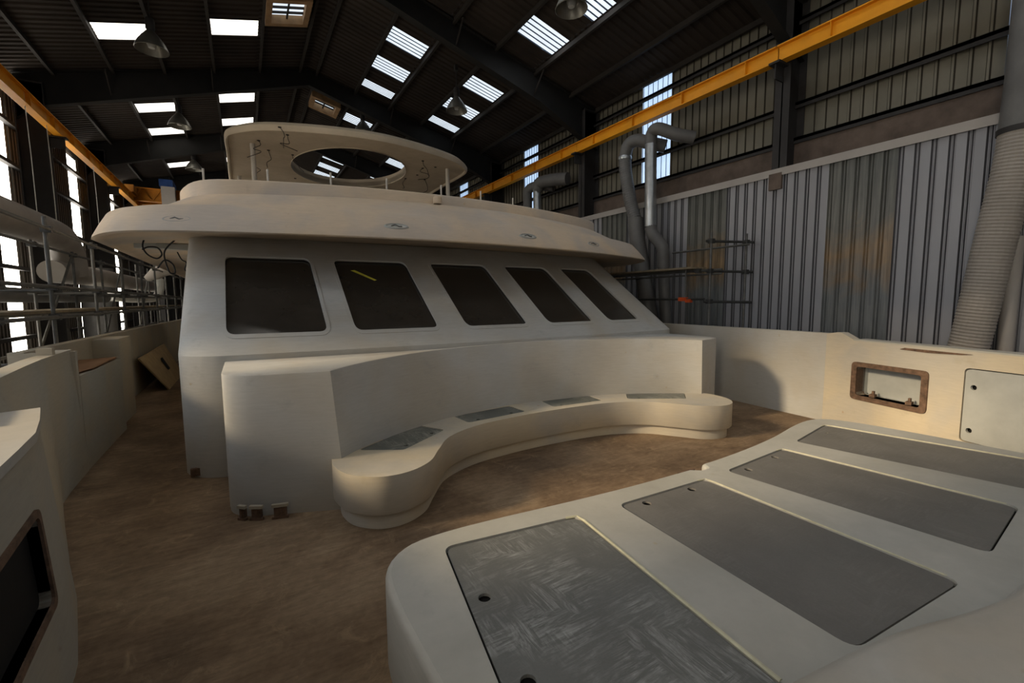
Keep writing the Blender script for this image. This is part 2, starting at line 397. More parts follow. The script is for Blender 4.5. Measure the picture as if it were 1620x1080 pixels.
for edges, lt, mname in ((edgesR, lights_R, 'glow_roof_r'), (edgesL, lights_L, 'glow_roof_l')):
    for xa, xb in zip(edges[:-1], edges[1:]):
        ys = sorted(lt.get((xa, xb), [])); cur = Y0
        for y in ys:
            ln = .5 if (lt is lights_R and abs(y-15.5) < .3) else (.26 if abs(y-17.4) < .06 else .76)
            rib_panel(sheet, xa, xb, cur, y, 0)
            p = MB(); nn = 5
            prof = []
            for k in range(nn):
                w = ln/nn; a = y+k*w; prof += [(a, 0), (a+w*.70, 0), (a+w*.72, .02), (a+w*.98, .02)]
            prof.append((y+ln, 0))
            sd = 1 if mname == 'glow_roof_r' else None
            # corrugations: the lit flats, with duller ribs between on the right slope
            for i in range(len(prof)-1):
                m_ = 1 if (prof[i][1] > .01) else 0
                a3 = [(xa, prof[i][0], roofz(xa)+prof[i][1]), (xa, prof[i+1][0], roofz(xa)+prof[i+1][1]),
                      (xb, prof[i+1][0], roofz(xb)+prof[i+1][1]), (xb, prof[i][0], roofz(xb)+prof[i][1])]
                p.add(a3, [(0, 1, 2, 3)], m_)
            p.build('roof_light', [mname, 'glow_rib' if mname == 'glow_roof_r' else 'glow_roof_l2'], ceiling, recalc=False)
            if y < 10: area('roof_light_glow', ((xa+xb)/2, y+ln/2, roofz((xa+xb)/2)-.06), (0, 0, 0), xb-xa, ln, ROOF_POWER, (.92, .96, 1.0) if mname == 'glow_roof_r' else (1.0, .95, .86))
            cur = y+ln
        rib_panel(sheet, xa, xb, cur, Y1, 0)
sheet.build('roof_sheet', 'roof', ceiling, recalc=False)
MB().box(XL-.4, XR+.4, Y0-.1, Y1+.1, 9.9, 10.0).build('roof_cover', 'roof', ceiling)
for x in PUR_R+PUR_L+[RX+.25, RX-.25, XL+.15, XR-.15]:
    z = roofz(x); MB().box(x-.02, x+.02, Y0, Y1, z-.12, z-.005).box(x-.035, x+.035, Y0, Y1, z-.13, z-.12).build('purlin', 'purlin', ceiling)
# timber framed vents beside the ridge
def ridge_vent(xa, xb, ya, yb, label):
    o = empty('ridge_vent', ((xa+xb)/2, (ya+yb)/2, roofz((xa+xb)/2)-.1), label, 'vent', 'timber framed vents beside the ridge')
    f = .13; drop = .28
    def q(x0, x1, y0, y1):
        m = MB(); vs = [(x, y, roofz(x)-dz) for dz in (.0, drop) for y in (y0, y1) for x in (x0, x1)]
        return m.add(vs, [(0, 2, 3, 1), (4, 5, 7, 6), (0, 1, 5, 4), (2, 6, 7, 3), (0, 4, 6, 2), (1, 3, 7, 5)])
    for a in ((xa-f, xa, ya-f, yb+f), (xb, xb+f, ya-f, yb+f), (xa, xb, ya-f, ya), (xa, xb, yb, yb+f)): q(*a).build('frame_board', 'ventwood', o)
    p = MB(); vs = [(x, y, roofz(x)-.06) for y in (ya, yb) for x in (xa, xb)]; p.add(vs, [(0, 1, 3, 2)])
    p.build('translucent_pane', 'glow_roof_r', o, recalc=False)
    n = 4
    for k in range(1, n):
        y = ya+(yb-ya)*k/n; MB().bar((xa, y, roofz(xa)-.12), (xb, y, roofz(xb)-.12), .035, .05).build('louvre_bar', 'purlin', o)
    MB().bar(((xa+xb)/2, ya, roofz((xa+xb)/2)-.14), ((xa+xb)/2, yb, roofz((xa+xb)/2)-.14), .04, .04).build('louvre_bar', 'purlin', o)
ridge_vent(.98, 1.72, 12.5, 13.4, 'timber framed roof vent at the top edge, left of the ridge')
ridge_vent(2.62, 3.32, 17.95, 18.75, 'small timber framed roof vent just right of the ridge above the hardtop')

# portal frames
for i, y in enumerate((-6.9, -1.0, 4.9, 10.8, 16.65, 22.6, 28.6, 34.6, 40.6)):
    nm = ['hindmost behind the bow', 'just behind the bow', 'nearest, its right column beside the wide clear sheet', 'second, crossing above the twin ducts',
          'third, crossing behind the ridge vent', 'fourth, above the hardtop rear', 'fifth, far down the shed', 'sixth, far down the shed', 'last, near the end wall'][i]
    pf = empty('portal_frame', (RX, y, ZF), 'dark steel portal frame with haunched rafters, '+nm, 'frame', 'portal frames of the shed')
    for sx, xw in ((1, XR), (-1, XL)):
        xi = xw-sx*(.62 if sx > 0 else 1.05); xo = xw-sx*(.05 if sx > 0 else .48)
        m = MB(); zt = roofz(xw)-.06
        m.box(min(xi, xi+sx*.02), max(xi, xi+sx*.02), y-.14, y+.14, ZF, zt).box(min(xo, xo-sx*.02), max(xo, xo-sx*.02), y-.14, y+.14, ZF, zt)
        m.box(min(xi, xo), max(xi, xo), y-.012, y+.012, ZF, zt)
        m.box(min(xi, xo), max(xi, xo), y-.11, y+.11, zt-.03, zt)
        m.build('column', 'steel', pf)
        # rafter: tapered I section, deeper haunch at the eaves
        m = MB(); xs = [xo, xw-sx*(2.2 if sx > 0 else .9), RX]; dep = [1.15, .72 if sx > 0 else .85, .50]; tp = [roofz(x)-.04 for x in xs]
        for (xa, za, da), (xb, zb, db) in zip(list(zip(xs, tp, dep))[:-1], list(zip(xs, tp, dep))[1:]):
            m.add([(xa, y-.012, za), (xb, y-.012, zb), (xb, y-.012, zb-db), (xa, y-.012, za-da), (xa, y+.012, za), (xb, y+.012, zb), (xb, y+.012, zb-db), (xa, y+.012, za-da)],
                  [(0, 1, 2, 3), (7, 6, 5, 4)])
            m.bar((xa, y, za-.01), (xb, y, zb-.01), .2, .02); m.bar((xa, y, za-da), (xb, y, zb-db), .2, .02)
        m.build('rafter', 'rafter', pf)
        # crane corbel
        m = MB(); xc = 8.85 if sx > 0 else -3.95; zc = 6.2
        m.box(min(xc-sx*.15, xi), max(xc-sx*.15, xi), y-.1, y+.1, zc-.04, zc).box(min(xc-sx*.1, xi), max(xc-sx*.1, xi), y-.012, y+.012, zc-.3, zc-.04)
        m.build('crane_bracket', 'steel', pf)
        # side braces hanging under purlins
        for t in (.32, .64):
            x = xw+(RX-xw)*t
            for q in (-.5, .5): MB().bar((x, y+q, roofz(x)-.18), (x, y, roofz(x)-.66), .03, .03).build('brace', 'purlin', pf)

# walls ------------------------------------------------------------
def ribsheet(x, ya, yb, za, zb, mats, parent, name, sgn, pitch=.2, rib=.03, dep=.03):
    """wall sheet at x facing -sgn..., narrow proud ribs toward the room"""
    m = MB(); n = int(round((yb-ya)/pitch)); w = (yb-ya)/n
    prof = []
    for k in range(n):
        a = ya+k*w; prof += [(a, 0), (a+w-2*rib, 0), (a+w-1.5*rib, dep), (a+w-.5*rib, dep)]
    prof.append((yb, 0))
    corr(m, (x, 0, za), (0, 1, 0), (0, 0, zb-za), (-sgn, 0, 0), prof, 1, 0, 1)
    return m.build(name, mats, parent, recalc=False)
wr = empty('wall_right', (XR, 17, ZF), 'upper right wall of ribbed olive sheets on dark girts', kind='structure')
stripsR = [(-3.9, -2.95), (2.1, 3.0), (8.0, 8.97), (14.0, 14.97), (20.0, 20.97), (26.0, 26.97), (32, 32.97)]
stripsR[1] = (1.35, 2.08)
cells = []; cur = Y0
for a, b in stripsR:
    n = max(1, int(round((a-cur)/1.0))); cells += [(cur+(a-cur)*k/n, cur+(a-cur)*(k+1)/n, 0) for k in range(n)]; cells.append((a, b, 1)); cur = b
n = int(round(Y1-cur)); cells += [(cur+(Y1-cur)*k/n, cur+(Y1-cur)*(k+1)/n, 0) for k in range(n)]
for a, b, g in cells:
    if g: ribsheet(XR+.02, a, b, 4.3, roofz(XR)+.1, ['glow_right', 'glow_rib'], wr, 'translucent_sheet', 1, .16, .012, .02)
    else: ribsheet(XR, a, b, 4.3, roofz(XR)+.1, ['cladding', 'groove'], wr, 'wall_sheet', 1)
for z in (4.93, 5.6, 6.75, 7.16): MB().box(XR-.16, XR-.035, Y0, Y1, z-.03, z+.03).box(XR-.16, XR-.14, Y0, Y1, z-.09, z+.03).build('girt', 'steel', wr)
MB().box(XR-.12, XR+.2, Y0, Y1, 4.42, 4.86).build('block_band', 'band', wr)
MB().box(XR-.02, XR+.2, Y0, Y1, ZF, 4.42).build('block_base', 'band', wr)
# partition of grey sheets with clear panels
PX = 8.97
pw = empty('wall_partition', (PX, 17, ZF), 'lower right partition of pale grey profiled sheets with grimy clear panels, reflections painted in', kind='structure')
SW = .97; b0 = 3.02-SW*12; k = 0
y = b0
while y < 30:
    idx = int(round((y-3.02)/SW)); clear = idx % 3 == 0
    if y > Y0:
        m = MB(); prof = []
        for q in range(5):
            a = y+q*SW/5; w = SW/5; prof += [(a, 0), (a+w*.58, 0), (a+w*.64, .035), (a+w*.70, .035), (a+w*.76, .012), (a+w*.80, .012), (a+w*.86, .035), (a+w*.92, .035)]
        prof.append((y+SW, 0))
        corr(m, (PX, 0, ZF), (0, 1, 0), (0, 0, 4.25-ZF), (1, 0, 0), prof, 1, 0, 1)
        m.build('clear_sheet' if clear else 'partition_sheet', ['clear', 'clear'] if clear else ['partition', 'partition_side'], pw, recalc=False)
    y += SW
MB().box(PX-.035, PX+.16, Y0, 30, 4.21, 4.29).box(PX-.045, PX-.037, Y0, 30, 4.15, 4.29).build('partition_trim', 'trim', pw)
for yy in (4.9, 10.8):
    m = MB().box(PX-.055, PX+.04, yy-.12, yy+.12, 3.90, 4.205); o = m.build('column_foot_plate', 'band', pw)

wl = empty('wall_left', (XL, 17, ZF), 'left wall of dark grey sheets with bright translucent strips', kind='structure')
stripsL = [(-7.5, -6.5), (-2.6, -1.6), (3.0, 6.3), (9.6, 10.6), (16.4, 17.4), (22.35, 23.45), (28.2, 29.1), (34.0, 35.0)]
cur = Y0; cells = []
for a, b in stripsL:
    n = max(1, int(round((a-cur)/1.0))); cells += [(cur+(a-cur)*k/n, cur+(a-cur)*(k+1)/n, 0) for k in range(n)]; cells.append((a, b, 1)); cur = b
n = int(round(Y1-cur)); cells += [(cur+(Y1-cur)*k/n, cur+(Y1-cur)*(k+1)/n, 0) for k in range(n)]
for a, b, g in cells:
    if g and b-a > 3:
        ribsheet(XL, a, b, SUN_GAP[3], roofz(XL)+.1, ['leftwall', 'groove'], wl, 'wall_sheet', -1); continue
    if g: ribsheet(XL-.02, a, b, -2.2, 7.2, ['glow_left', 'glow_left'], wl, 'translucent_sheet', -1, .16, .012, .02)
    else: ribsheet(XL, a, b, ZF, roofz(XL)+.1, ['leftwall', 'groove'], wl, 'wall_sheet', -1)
MB().box(XL-.2, XL-.1, Y0, SUN_GAP[0], ZF, roofz(XL)+.1).box(XL-.2, XL-.1, SUN_GAP[1], Y1, ZF, roofz(XL)+.1).box(XL-.2, XL-.1, SUN_GAP[0], SUN_GAP[1], SUN_GAP[3], roofz(XL)+.1).build('outer_lining', 'leftwall', wl)
MB().box(XR+.1, XR+.18, Y0, Y1, ZF, roofz(XR)+.1).build('outer_lining', 'leftwall', wr)
for z in (-.8, .9, 2.05, 2.75, 4.2, 5.5, 6.6): MB().box(XL+.035, XL+.17, SUN_GAP[1], Y1, z-.05, z+.05).build('girt', 'steel', wl); MB().box(XL+.035, XL+.17, Y0, SUN_GAP[0], z-.05, z+.05).build('girt', 'steel', wl)

# crane runway beams --------------------------------------------------
def runway(x, z0, z1, label, sx):
    o = empty('crane_rail', (x, 17, z0), label, 'crane rail', 'yellow crane runway beams')
    m = MB(); ys = [Y0+.5, -1.0, 4.9, 10.8, 16.65, 22.6, 28.6, 34.6, 40.6, Y1-.5]
    for a, b in zip(ys[:-1], ys[1:]):
        if b-a < .5: continue
        q = MB(); q.box(x-.09, x+.09, a+.01, b-.01, z0, z0+.02).box(x-.09, x+.09, a+.01, b-.01, z1-.02, z1).box(x-.008, x+.008, a+.01, b-.01, z0+.02, z1-.02)
        q.build('beam_length', 'yellow', o)
    MB().box(x-.025, x+.025, Y0+.5, Y1-.5, z1, z1+.045).build('rail', 'steel', o)
    y = Y0+1
    while y < 40: MB().box(x-.088, x+.088, y, y+.012, z0+.02, z1-.02).build('stiffener', 'yellow', o); y += 1.5
runway(8.85, 6.2, 6.49, 'yellow crane runway beam along the right wall', 1)
runway(-3.95, 6.2, 6.53, 'yellow crane runway beam along the left wall', -1)
# bridge crane far down the shed
cb = empty('bridge_crane', (2.2, 26, 7.0), 'dull orange bridge crane spanning the far end of the shed', 'crane')
m = MB()
for dy in (0, .9):
    m.box(-4.1, 8.75, 25.9+dy, 26.1+dy, 6.9, 6.95).box(-4.1, 8.75, 25.9+dy, 26.1+dy, 6.35, 6.4)
    m.box(-4.1, 8.75, 25.98+dy, 26.02+dy, 6.4, 6.9)
m.build('girder', 'crane_far', cb)
x = -4.0
while x < 8.4:
    for a, b in (((x, 25.93, 6.36), (x+.35, 25.93, 6.92)), ((x+.35, 25.93, 6.92), (x+.7, 25.93, 6.36))): MB().bar(a, b, .05, .05).build('lattice_bar', 'crane_far', cb)
    x += .7
MB().box(-4.1, -3.8, 25.2, 27.6, 6.58, 6.88).build('end_carriage', 'crane_far', cb)
MB().box(8.7, 8.98, 25.2, 27.6, 6.55, 6.85).build('end_carriage', 'crane_far', cb)
MB().box(-2.9, -2.4, 25.5, 26.9, 6.1, 7.0).build('hoist', 'trim', cb); MB().box(-2.95, -2.45, 25.45, 26.7, 7.0, 7.3).build('hoist_motor', 'blue', cb)

# ================================================================== THE YACHT
CX = 3.1
yacht = empty('yacht', (CX, 6, 0), 'unfinished white yacht in grey and cream filler, filling the foreground', 'yacht')
def mir(x): return 2*CX-x

# deck ---------------------------------------------------------------
DK = [(-2.07, 24), (-2.07, 6.3), (-1.66, 5.46), (-1.30, 4.3), (-1.08, 3.57), (-.91, 2.86), (-.80, 1.2), (-.68, 0), (-.4, -1.6), (5.78, -1.66), (6.6, .85), (7.34, 3.1), (7.52, 4.8), (7.64, 7), (7.68, 24)]
mb = MB(); stack(mb, DK, [(0, -.25), (0, 0)]); mb.build('deck', 'deck', yacht)
mb = MB(); stack(mb, DK, [(.7, -2.6), (.3, -1.6), (.02, -.26)]); mb.build('hull', 'white', yacht)

# left bulwark ---------------------------------------------------------
def interp(tab, y):
    if y <= tab[0][0]: return tab[0][1:]
    for a, b in zip(tab[:-1], tab[1:]):
        if y <= b[0]:
            t = (y-a[0])/(b[0]-a[0]); return tuple(p+(q-p)*t for p, q in zip(a[1:], b[1:]))
    return tab[-1][1:]
LB = [(-2, -.3, -.3), (0, -.56, -.60), (1.2, -.68, -.72), (2.3, -.77, -.82), (2.86, -.80, -.88), (3.2, -.88, -.96), (3.57, -.97, -1.06), (4.3, -1.18, -1.34), (4.9, -1.36, -1.47), (5.46, -1.51, -1.54), (6.4, -1.53, -1.56)]
def lbx(y, z):
    a, b = interp(LB, y); return a+(b-a)*min(1, z/1.2)
def lmap(th): return lambda u, v, w: (lbx(u, v)-w*th, u, v)
mb = MB()
top = [(u, 1.30+.02*(u-3.6)/2.8) for u in frange(3.6, 6.35, .3)]
LA = [(3.0, -.90, -1.22), (3.57, -1.0, -1.34), (4.2, -1.16, -1.42), (4.9, -1.36, -1.50), (5.46, -1.51, -1.55), (6.4, -1.53, -1.58)]
def amap(u, v, w):
    a, b = interp(LA, u); t = min(1, v/1.25); return (a+(b-a)*t*t-w*.13, u, v)
slab(mb, [(3.2, 0), (6.35, 0)]+top[::-1]+[(3.2, 1.30)], [], amap, frange(3.3, 6.3, .3), (.2, .4, .6, .8, 1.0, 1.2))
mb.build('bulwark', 'inner', yacht, smooth=40)
open_l = round_poly([(1.55, .45), (2.72, .45), (2.72, .86), (1.55, .86)], .05)
mb = MB(); US = frange(-.9, 3.5, .1)
slab(mb, [(-1, 0), (3.6, 0), (3.6, 1.18), (-1, 1.18)], [open_l], lmap(.12), US, (.3, .6, .9))
bl = mb.build('bulwark', 'inner', yacht, smooth=40)
mb = MB(); ring = round_poly([(1.52, .42), (2.75, .42), (2.75, .89), (1.52, .89)], .05)
slab(mb, ring, [open_l], lambda u, v, w: (lbx(u, v)+.012-w*.06, u, v), US, (.6,)); mb.build('opening_frame', 'brown', bl)
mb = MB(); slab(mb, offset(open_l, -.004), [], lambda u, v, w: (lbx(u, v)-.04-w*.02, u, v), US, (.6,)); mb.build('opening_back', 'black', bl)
mb = MB(); slab(mb, [(-1, 0), (3.58, 0), (3.58, 1), (-1, 1)], [], lambda u, v, w: (lbx(u, 1.2)+.02-.55*v, u, 1.2-.045*w-.03*v), frange(-.8, 3.5, .3))
mb.build('cap_rail', 'white', yacht, smooth=30)
mb = MB(); mb.box(-1.69, -1.58, 5.82, 5.90, 1.31, 1.38); mb.build('cap_block', 'inner', yacht)
# return, locker and far bulwark
mb = MB(); slab(mb, [(6.35, 0), (22, 0), (22, 1.20), (10, 1.29), (6.35, 1.31)], [], lambda u, v, w: (-1.93+.006*(u-6)-w*.12, u, v), frange(7, 21, 1.5))
mb.build('bulwark', 'inner', yacht)
MB().box(-1.98, -1.54, 6.30, 6.37, 0, 1.30).build('bulwark_return', 'inner', yacht)
lk = round_poly([(-1.92, 6.37), (-1.53, 6.37), (-1.53, 8.2), (-1.92, 8.2)], 0)
MB().box(-1.93, -1.535, 6.37, 8.2, 0, 1.03).build('side_locker', 'inner', yacht)
MB().add([(-1.93, 6.38, 1.034), (-1.62, 6.38, 1.034), (-1.535, 6.9, 1.034), (-1.56, 8.19, 1.034), (-1.93, 8.0, 1.034)], [(0, 1, 2, 3, 4)]).add(
    [(-1.93, 6.38, 1.05), (-1.62, 6.38, 1.05), (-1.535, 6.9, 1.05), (-1.56, 8.19, 1.05), (-1.93, 8.0, 1.05)], [(0, 1, 2, 3, 4)]).build('locker_top', 'plywood', yacht, recalc=False)
MB().box(-1.92, -1.62, 8.6, 9.4, 0, 1.27).build('side_locker', 'inner', yacht)
MB().box(-1.86, -1.75, 9.5, 9.75, 0, .42).build('recess_shade_block', 'black', yacht)  # solid black block painted in for the dark inside a hole

# right bulwark --------------------------------------------------------
A18 = math.radians(18); P0 = (7.22, 3.12)
RBp = [(-4, 7.50+.0, 7.0), ]
def rb2(u, v, w, th=.12):   # u from the knuckle towards the bow
    return (P0[0]-math.sin(A18)*u+w*th*math.cos(A18), P0[1]-math.cos(A18)*u-w*th*math.sin(A18), v)
def rtop(u): return interp([(0, 1.29), (.16, 1.32), (.22, 1.32), (.42, 1.225), (5, 1.20)], u)[0]
op_r = round_poly([(.48, .49), (1.26, .49), (1.26, .88), (.48, .88)], .04)
door_hole = round_poly([(1.66, .22), (2.95, .22), (2.95, 1.035), (1.66, 1.035)], .05)
mb = MB(); slab(mb, [(0, 0), (5, 0)]+[(u, rtop(u)) for u in (5, 3, 2, 1, .42, .22, .16, 0)], [op_r, door_hole], rb2)
br = mb.build('bulwark', 'cream', yacht)
mb = MB(); slab(mb, [(.40, 0), (5, 0), (5, 1), (.40, 1)], [], lambda u, v, w: rb2(u, rtop(u)+.018*(1-w)-.01, -.03+v*1.9))
mb.build('cap_rail', 'pad', yacht)
mb = MB(); ring = round_poly([(.41, .43), (1.33, .43), (1.33, .94), (.41, .94)], .06)
slab(mb, ring, [op_r], lambda u, v, w: rb2(u, v, -.16+w*1.3)); mb.build('opening_frame', 'brown', br)
mb = MB(); slab(mb, op_r, [], lambda u, v, w: rb2(u, v, 1.6+w*.1))
for a, b in (((.48, .49), (1.26, .49)), ((.48, .88), (1.26, .88)), ((.48, .49), (.48, .88)), ((1.26, .49), (1.26, .88))):
    mb.add([rb2(a[0], a[1], .9), rb2(b[0], b[1], .9), rb2(b[0], b[1], 1.6), rb2(a[0], a[1], 1.6)], [(0, 1, 2, 3)])
mb.build('opening_box', 'lid', br)
for uu in (.66, 1.1):
    mb = MB(); p = Vector(rb2(uu, .5, .5)); mb.box(p.x-.04, p.x+.04, p.y-.03, p.y+.03, .49, .53).box(p.x-.012, p.x+.03, p.y-.012, p.y+.012, .53, .57); mb.build('clip', 'brown', br)
lidp = round_poly([(1.672, .232), (2.94, .232), (2.94, 1.023), (1.672, 1.023)], .05)
holes = [circle(1.75, .83, .028, 14), circle(1.74, .355, .028, 14)]
mb = MB(); slab(mb, lidp, holes, lambda u, v, w: rb2(u, v, .02+w*.25)); mb.build('locker_lid', 'lid', br)
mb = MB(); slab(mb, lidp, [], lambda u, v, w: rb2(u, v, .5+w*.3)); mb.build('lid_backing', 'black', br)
# rough broken edge on the cap rail
mb = MB(); slab(mb, round_poly([(.98, 1.165), (1.05, 1.19), (1.75, 1.185), (1.62, 1.168), (1.3, 1.155)], .01), [], lambda u, v, w: rb2(u, v, -.04-w*.02)); mb.build('rough_edge', 'brown', br)
# aft part
RB = [(3.12, 7.22, 7.22), (4.8, 7.40, 7.40), (7, 7.52, 7.52), (22, 7.55, 7.55)]
mb = MB(); slab(mb, [(3.12, 0), (22, 0), (22, 1.30), (7, 1.30), (3.12, 1.295)], [], lambda u, v, w: (interp(RB, u)[0]+w*.13, u, v), frange(3.6, 8, .5))
mb.build('bulwark', 'white', yacht, smooth=30)

# deckhouse front --------------------------------------------------------
ZK, RK = 1.26, 1.45
XA, XB = -.62, mir(-.62)
def fy(x):
    y = 5.2+.012*(x-CX)**2; r = .42; d = abs(x-CX)-((XB-XA)/2-r)
    if d > 0: y += r-math.sqrt(max(0, r*r-min(d, r)**2))
    return y
def front(u, v, w, th=.06):
    x, z = u, v; y = fy(x)+(RK*(z-ZK) if z > ZK else 0)
    if z > ZK: n = Vector((0, -1, RK)).normalized()
    else: n = Vector((0, -1, 0))
    d = Vector((0, 1, 0))*w*th if z <= ZK+.001 else -n*w*th
    return (x, y+d.y, z+d.z)
WIN = [(-.19, .84), (1.13, 2.20), (2.58, 3.60), (3.96, 4.90), (5.24, 6.02)]
WZ = (1.44, 2.42)
xs = [XA+.42*(1-math.cos(a)) for a in [PI/2*k/7 for k in range(8)]]
xs = xs+frange(XA+.5, XB-.5, .25)+[mir(x) for x in xs]
outer = [(XA, 0), (XB, 0), (XB, 2.72), (XA, 2.72)]
wins = []
for a, b in WIN: wins.append(round_poly([(a, WZ[0]), (b, WZ[0]), (b, WZ[1]), (a, WZ[1])], .10, 6))
mb = MB(); slab(mb, outer, wins, front, sorted(set(round(x, 4) for x in xs[1:-1])), (ZK-.02, ZK, ZK+.02, 1.9, 2.3))
# side walls
for x, sx in ((XA, 1), (XB, -1)):
    yb = fy(x); mb.add([(x, yb, 0), (x, yb, ZK), (x, yb+RK*(2.72-ZK), 2.72), (x, 20, 2.72), (x, 20, 0)], [(0, 1, 2, 3, 4)])
mb.add([(XA, 20, 0), (XB, 20, 0), (XB, 20, 2.72), (XA, 20, 2.72)], [(0, 1, 2, 3)])
dh = mb.build('deckhouse', 'white', yacht, smooth=35)
for (a, b), wp in zip(WIN, wins):
    mb = MB(); slab(mb, [p for p in offset(wp, -.01)], [], lambda u, v, w: front(u, v, .55+w*.25), frange(a+.1, b-.1, .3)); mb.build('window_pane', 'glass', dh)
    mb = MB(); slab(mb, offset(wp, -.028), [offset(wp, .012)], lambda u, v, w: front(u, v, -.12+w*.35), frange(a+.15, b-.15, .3)); mb.build('window_frame', 'white', dh, smooth=30)
# reflected yellow light in the second window, painted as a flat strip
mb = MB(); mb.add([front(1.34, 2.27, .5), front(1.40, 2.28, .5), front(1.66, 2.13, .5), front(1.62, 2.12, .5)], [(0, 1, 2, 3)]); mb.build('yellow_reflection', 'window_reflection', dh)
# vents at the deckhouse foot
for (x0, x1) in ((-.56, -.46),):
    mb = MB(); mb.box(x0, x1, fy(-.5)-.02, fy(-.5)+.02, .02, .10); mb.build('drain_cutout', 'brown', dh)

# backrest block (in front of the deckhouse) -----------------------------------
ZB = 1.20
def blk(zlev, rec):
    arcL = [(.60, 4.00), (.80, 4.22), (1.10, 4.46), (1.5, 4.70), (2.0, 4.90), (2.55, 5.01), (3.1, 5.05)]
    arc = arcL+[(mir(x), y) for x, y in arcL[-2::-1]]
    sp = [(p.x, p.y) for p in spline([(x, y, 0) for x, y in arc], 4)]
    lerp = lambda p: (p[0]+(.05 if p[0] < CX else -.05)*rec*abs(p[0]-CX)/2.5, p[1]-.20*rec*max(0, 1-(abs(p[0]-CX)/2.7)**4))
    sp = [lerp(p) for p in sp]
    left = [(-.2, 5.6), (-.2, 4.55)]+[(-.2+.36*(1-math.cos(a)), 4.50-.30*math.sin(a)) for a in [PI/2*k/8 for k in range(1, 9)]]+[(.30, 4.12)]
    left = [(-.2, 5.8), (-.2, 4.62)]+[(p.x, p.y) for p in spline([(-.2, 4.55, 0), (-.17, 4.36, 0), (-.05, 4.22, 0), (.18, 4.12, 0)], 4)]
    right = [(mir(x), y) for x, y in left[::-1]]
    return left+sp+right
def zcr(x, y): return 0
rings_ = []
for z, rec, ins in ((0, 1.25, 0), (.45, 1, 0), (ZB-.02, .03, 0), (ZB-.004, 0, .004), (ZB, 0, .016)):
    o = blk(z, rec); o = offset(o, ins) if ins else [Vector(p) for p in o]
    rings_.append([(p.x, p.y, z+(.035*max(0, 1-((p.x-CX)/3.3)**2) if z > 1 else 0)) for p in o])
mb = MB(); mb.rings(rings_); bb = mb.build('backrest_block', 'white', yacht, smooth=28)
for (x, y, w, rot) in ((-.10, 4.185, .045, -.75), (.0, 4.12, .075, -.5), (.17, 4.055, .095, -.25)):
    mb = MB(); mb.box(-w/2, w/2, -.012, .02, .02, .10, 0); mb.box(-w/2-.015, w/2+.015, -.02, .01, .10, .125, 1).box(-w/2-.015, w/2+.015, -.02, .01, 0, .02, 0)
    mb.box(-w*.12, w*.1, -.02, .0, .02, .09, 0)
    c, s_ = math.cos(rot), math.sin(rot); mb.v = [(x+a*c-b*s_, y+a*s_+b*c, q) for a, b, q in mb.v]
    mb.build('cutout', ['brown', 'inner'], bb)

# curved settee -----------------------------------------------------------
fr = [(.585, 4.05), (.565, 3.80), (.63, 3.55), (.82, 3.37), (1.05, 3.35), (1.28, 3.48), (1.46, 3.73), (1.70, 4.03), (2.10, 4.23), (2.6, 4.31), (3.1, 4.33)]
frr = fr+[(mir(x), y) for x, y in fr[-2::-1]]
sp = [(p.x, p.y) for p in spline([(x, y, 0) for x, y in frr], 6)]
back = [(5.55, 4.2), (5.0, 4.72), (4.2, 5.05), (3.1, 5.12), (2.0, 5.05), (1.2, 4.72), (.68, 4.2)]
outl = sp+back
ZS = .45
seat_h = []
SH = [[(.81, 4.10), (1.55, 4.60), (1.74, 4.27), (1.18, 3.88)], [(2.04, 4.74), (2.85, 4.82), (2.88, 4.46), (2.07, 4.38)],
      [(3.36, 4.82), (4.12, 4.74), (4.08, 4.40), (3.30, 4.46)], [(4.72, 4.62), (5.42, 4.14), (5.10, 3.86), (4.42, 4.28)]]
for q in SH: seat_h.append(round_poly(q, .05, 4))
mb = MB(); slab(mb, outl, seat_h, lambda u, v, w: (u, v, ZS-.03*w))
rs = [(0, ZS-.03), (0, .14), (.012, .13)]
o2 = outl
mb.rings([[(p[0], p[1], ZS-.03) for p in outl], [(p[0], p[1], .145) for p in outl], [(p.x, p.y, .13) for p in offset(outl, .012)]], True, False, True)
st = mb.build('settee', 'cream', yacht, smooth=40)
mb = MB(); mb.rings([[(p.x, p.y, z) for p in offset(outl, .055)] for z in (0, .135)]); mb.build('settee_plinth', 'cream', yacht, smooth=40)
for q, hp, lab in zip(SH, seat_h, (0, 1, 2, 3)):
    a, b, c, d = [Vector(p) for p in q]; hs = []
    for t in (.2, .78):
        f = d.lerp(c, t); g = a.lerp(b, t); p = f.lerp(g, .16); hs.append(circle(p.x, p.y, .022, 12))
    mb = MB(); slab(mb, offset(hp, .008), hs, lambda u, v, w: (u, v, ZS-.004-.015*w)); mb.build('hatch_lid', 'hatch_patchy', st)
    mb = MB(); slab(mb, hp, [], lambda u, v, w: (u, v, ZS-.021-.006*w)); mb.build('hatch_well', 'black', st)

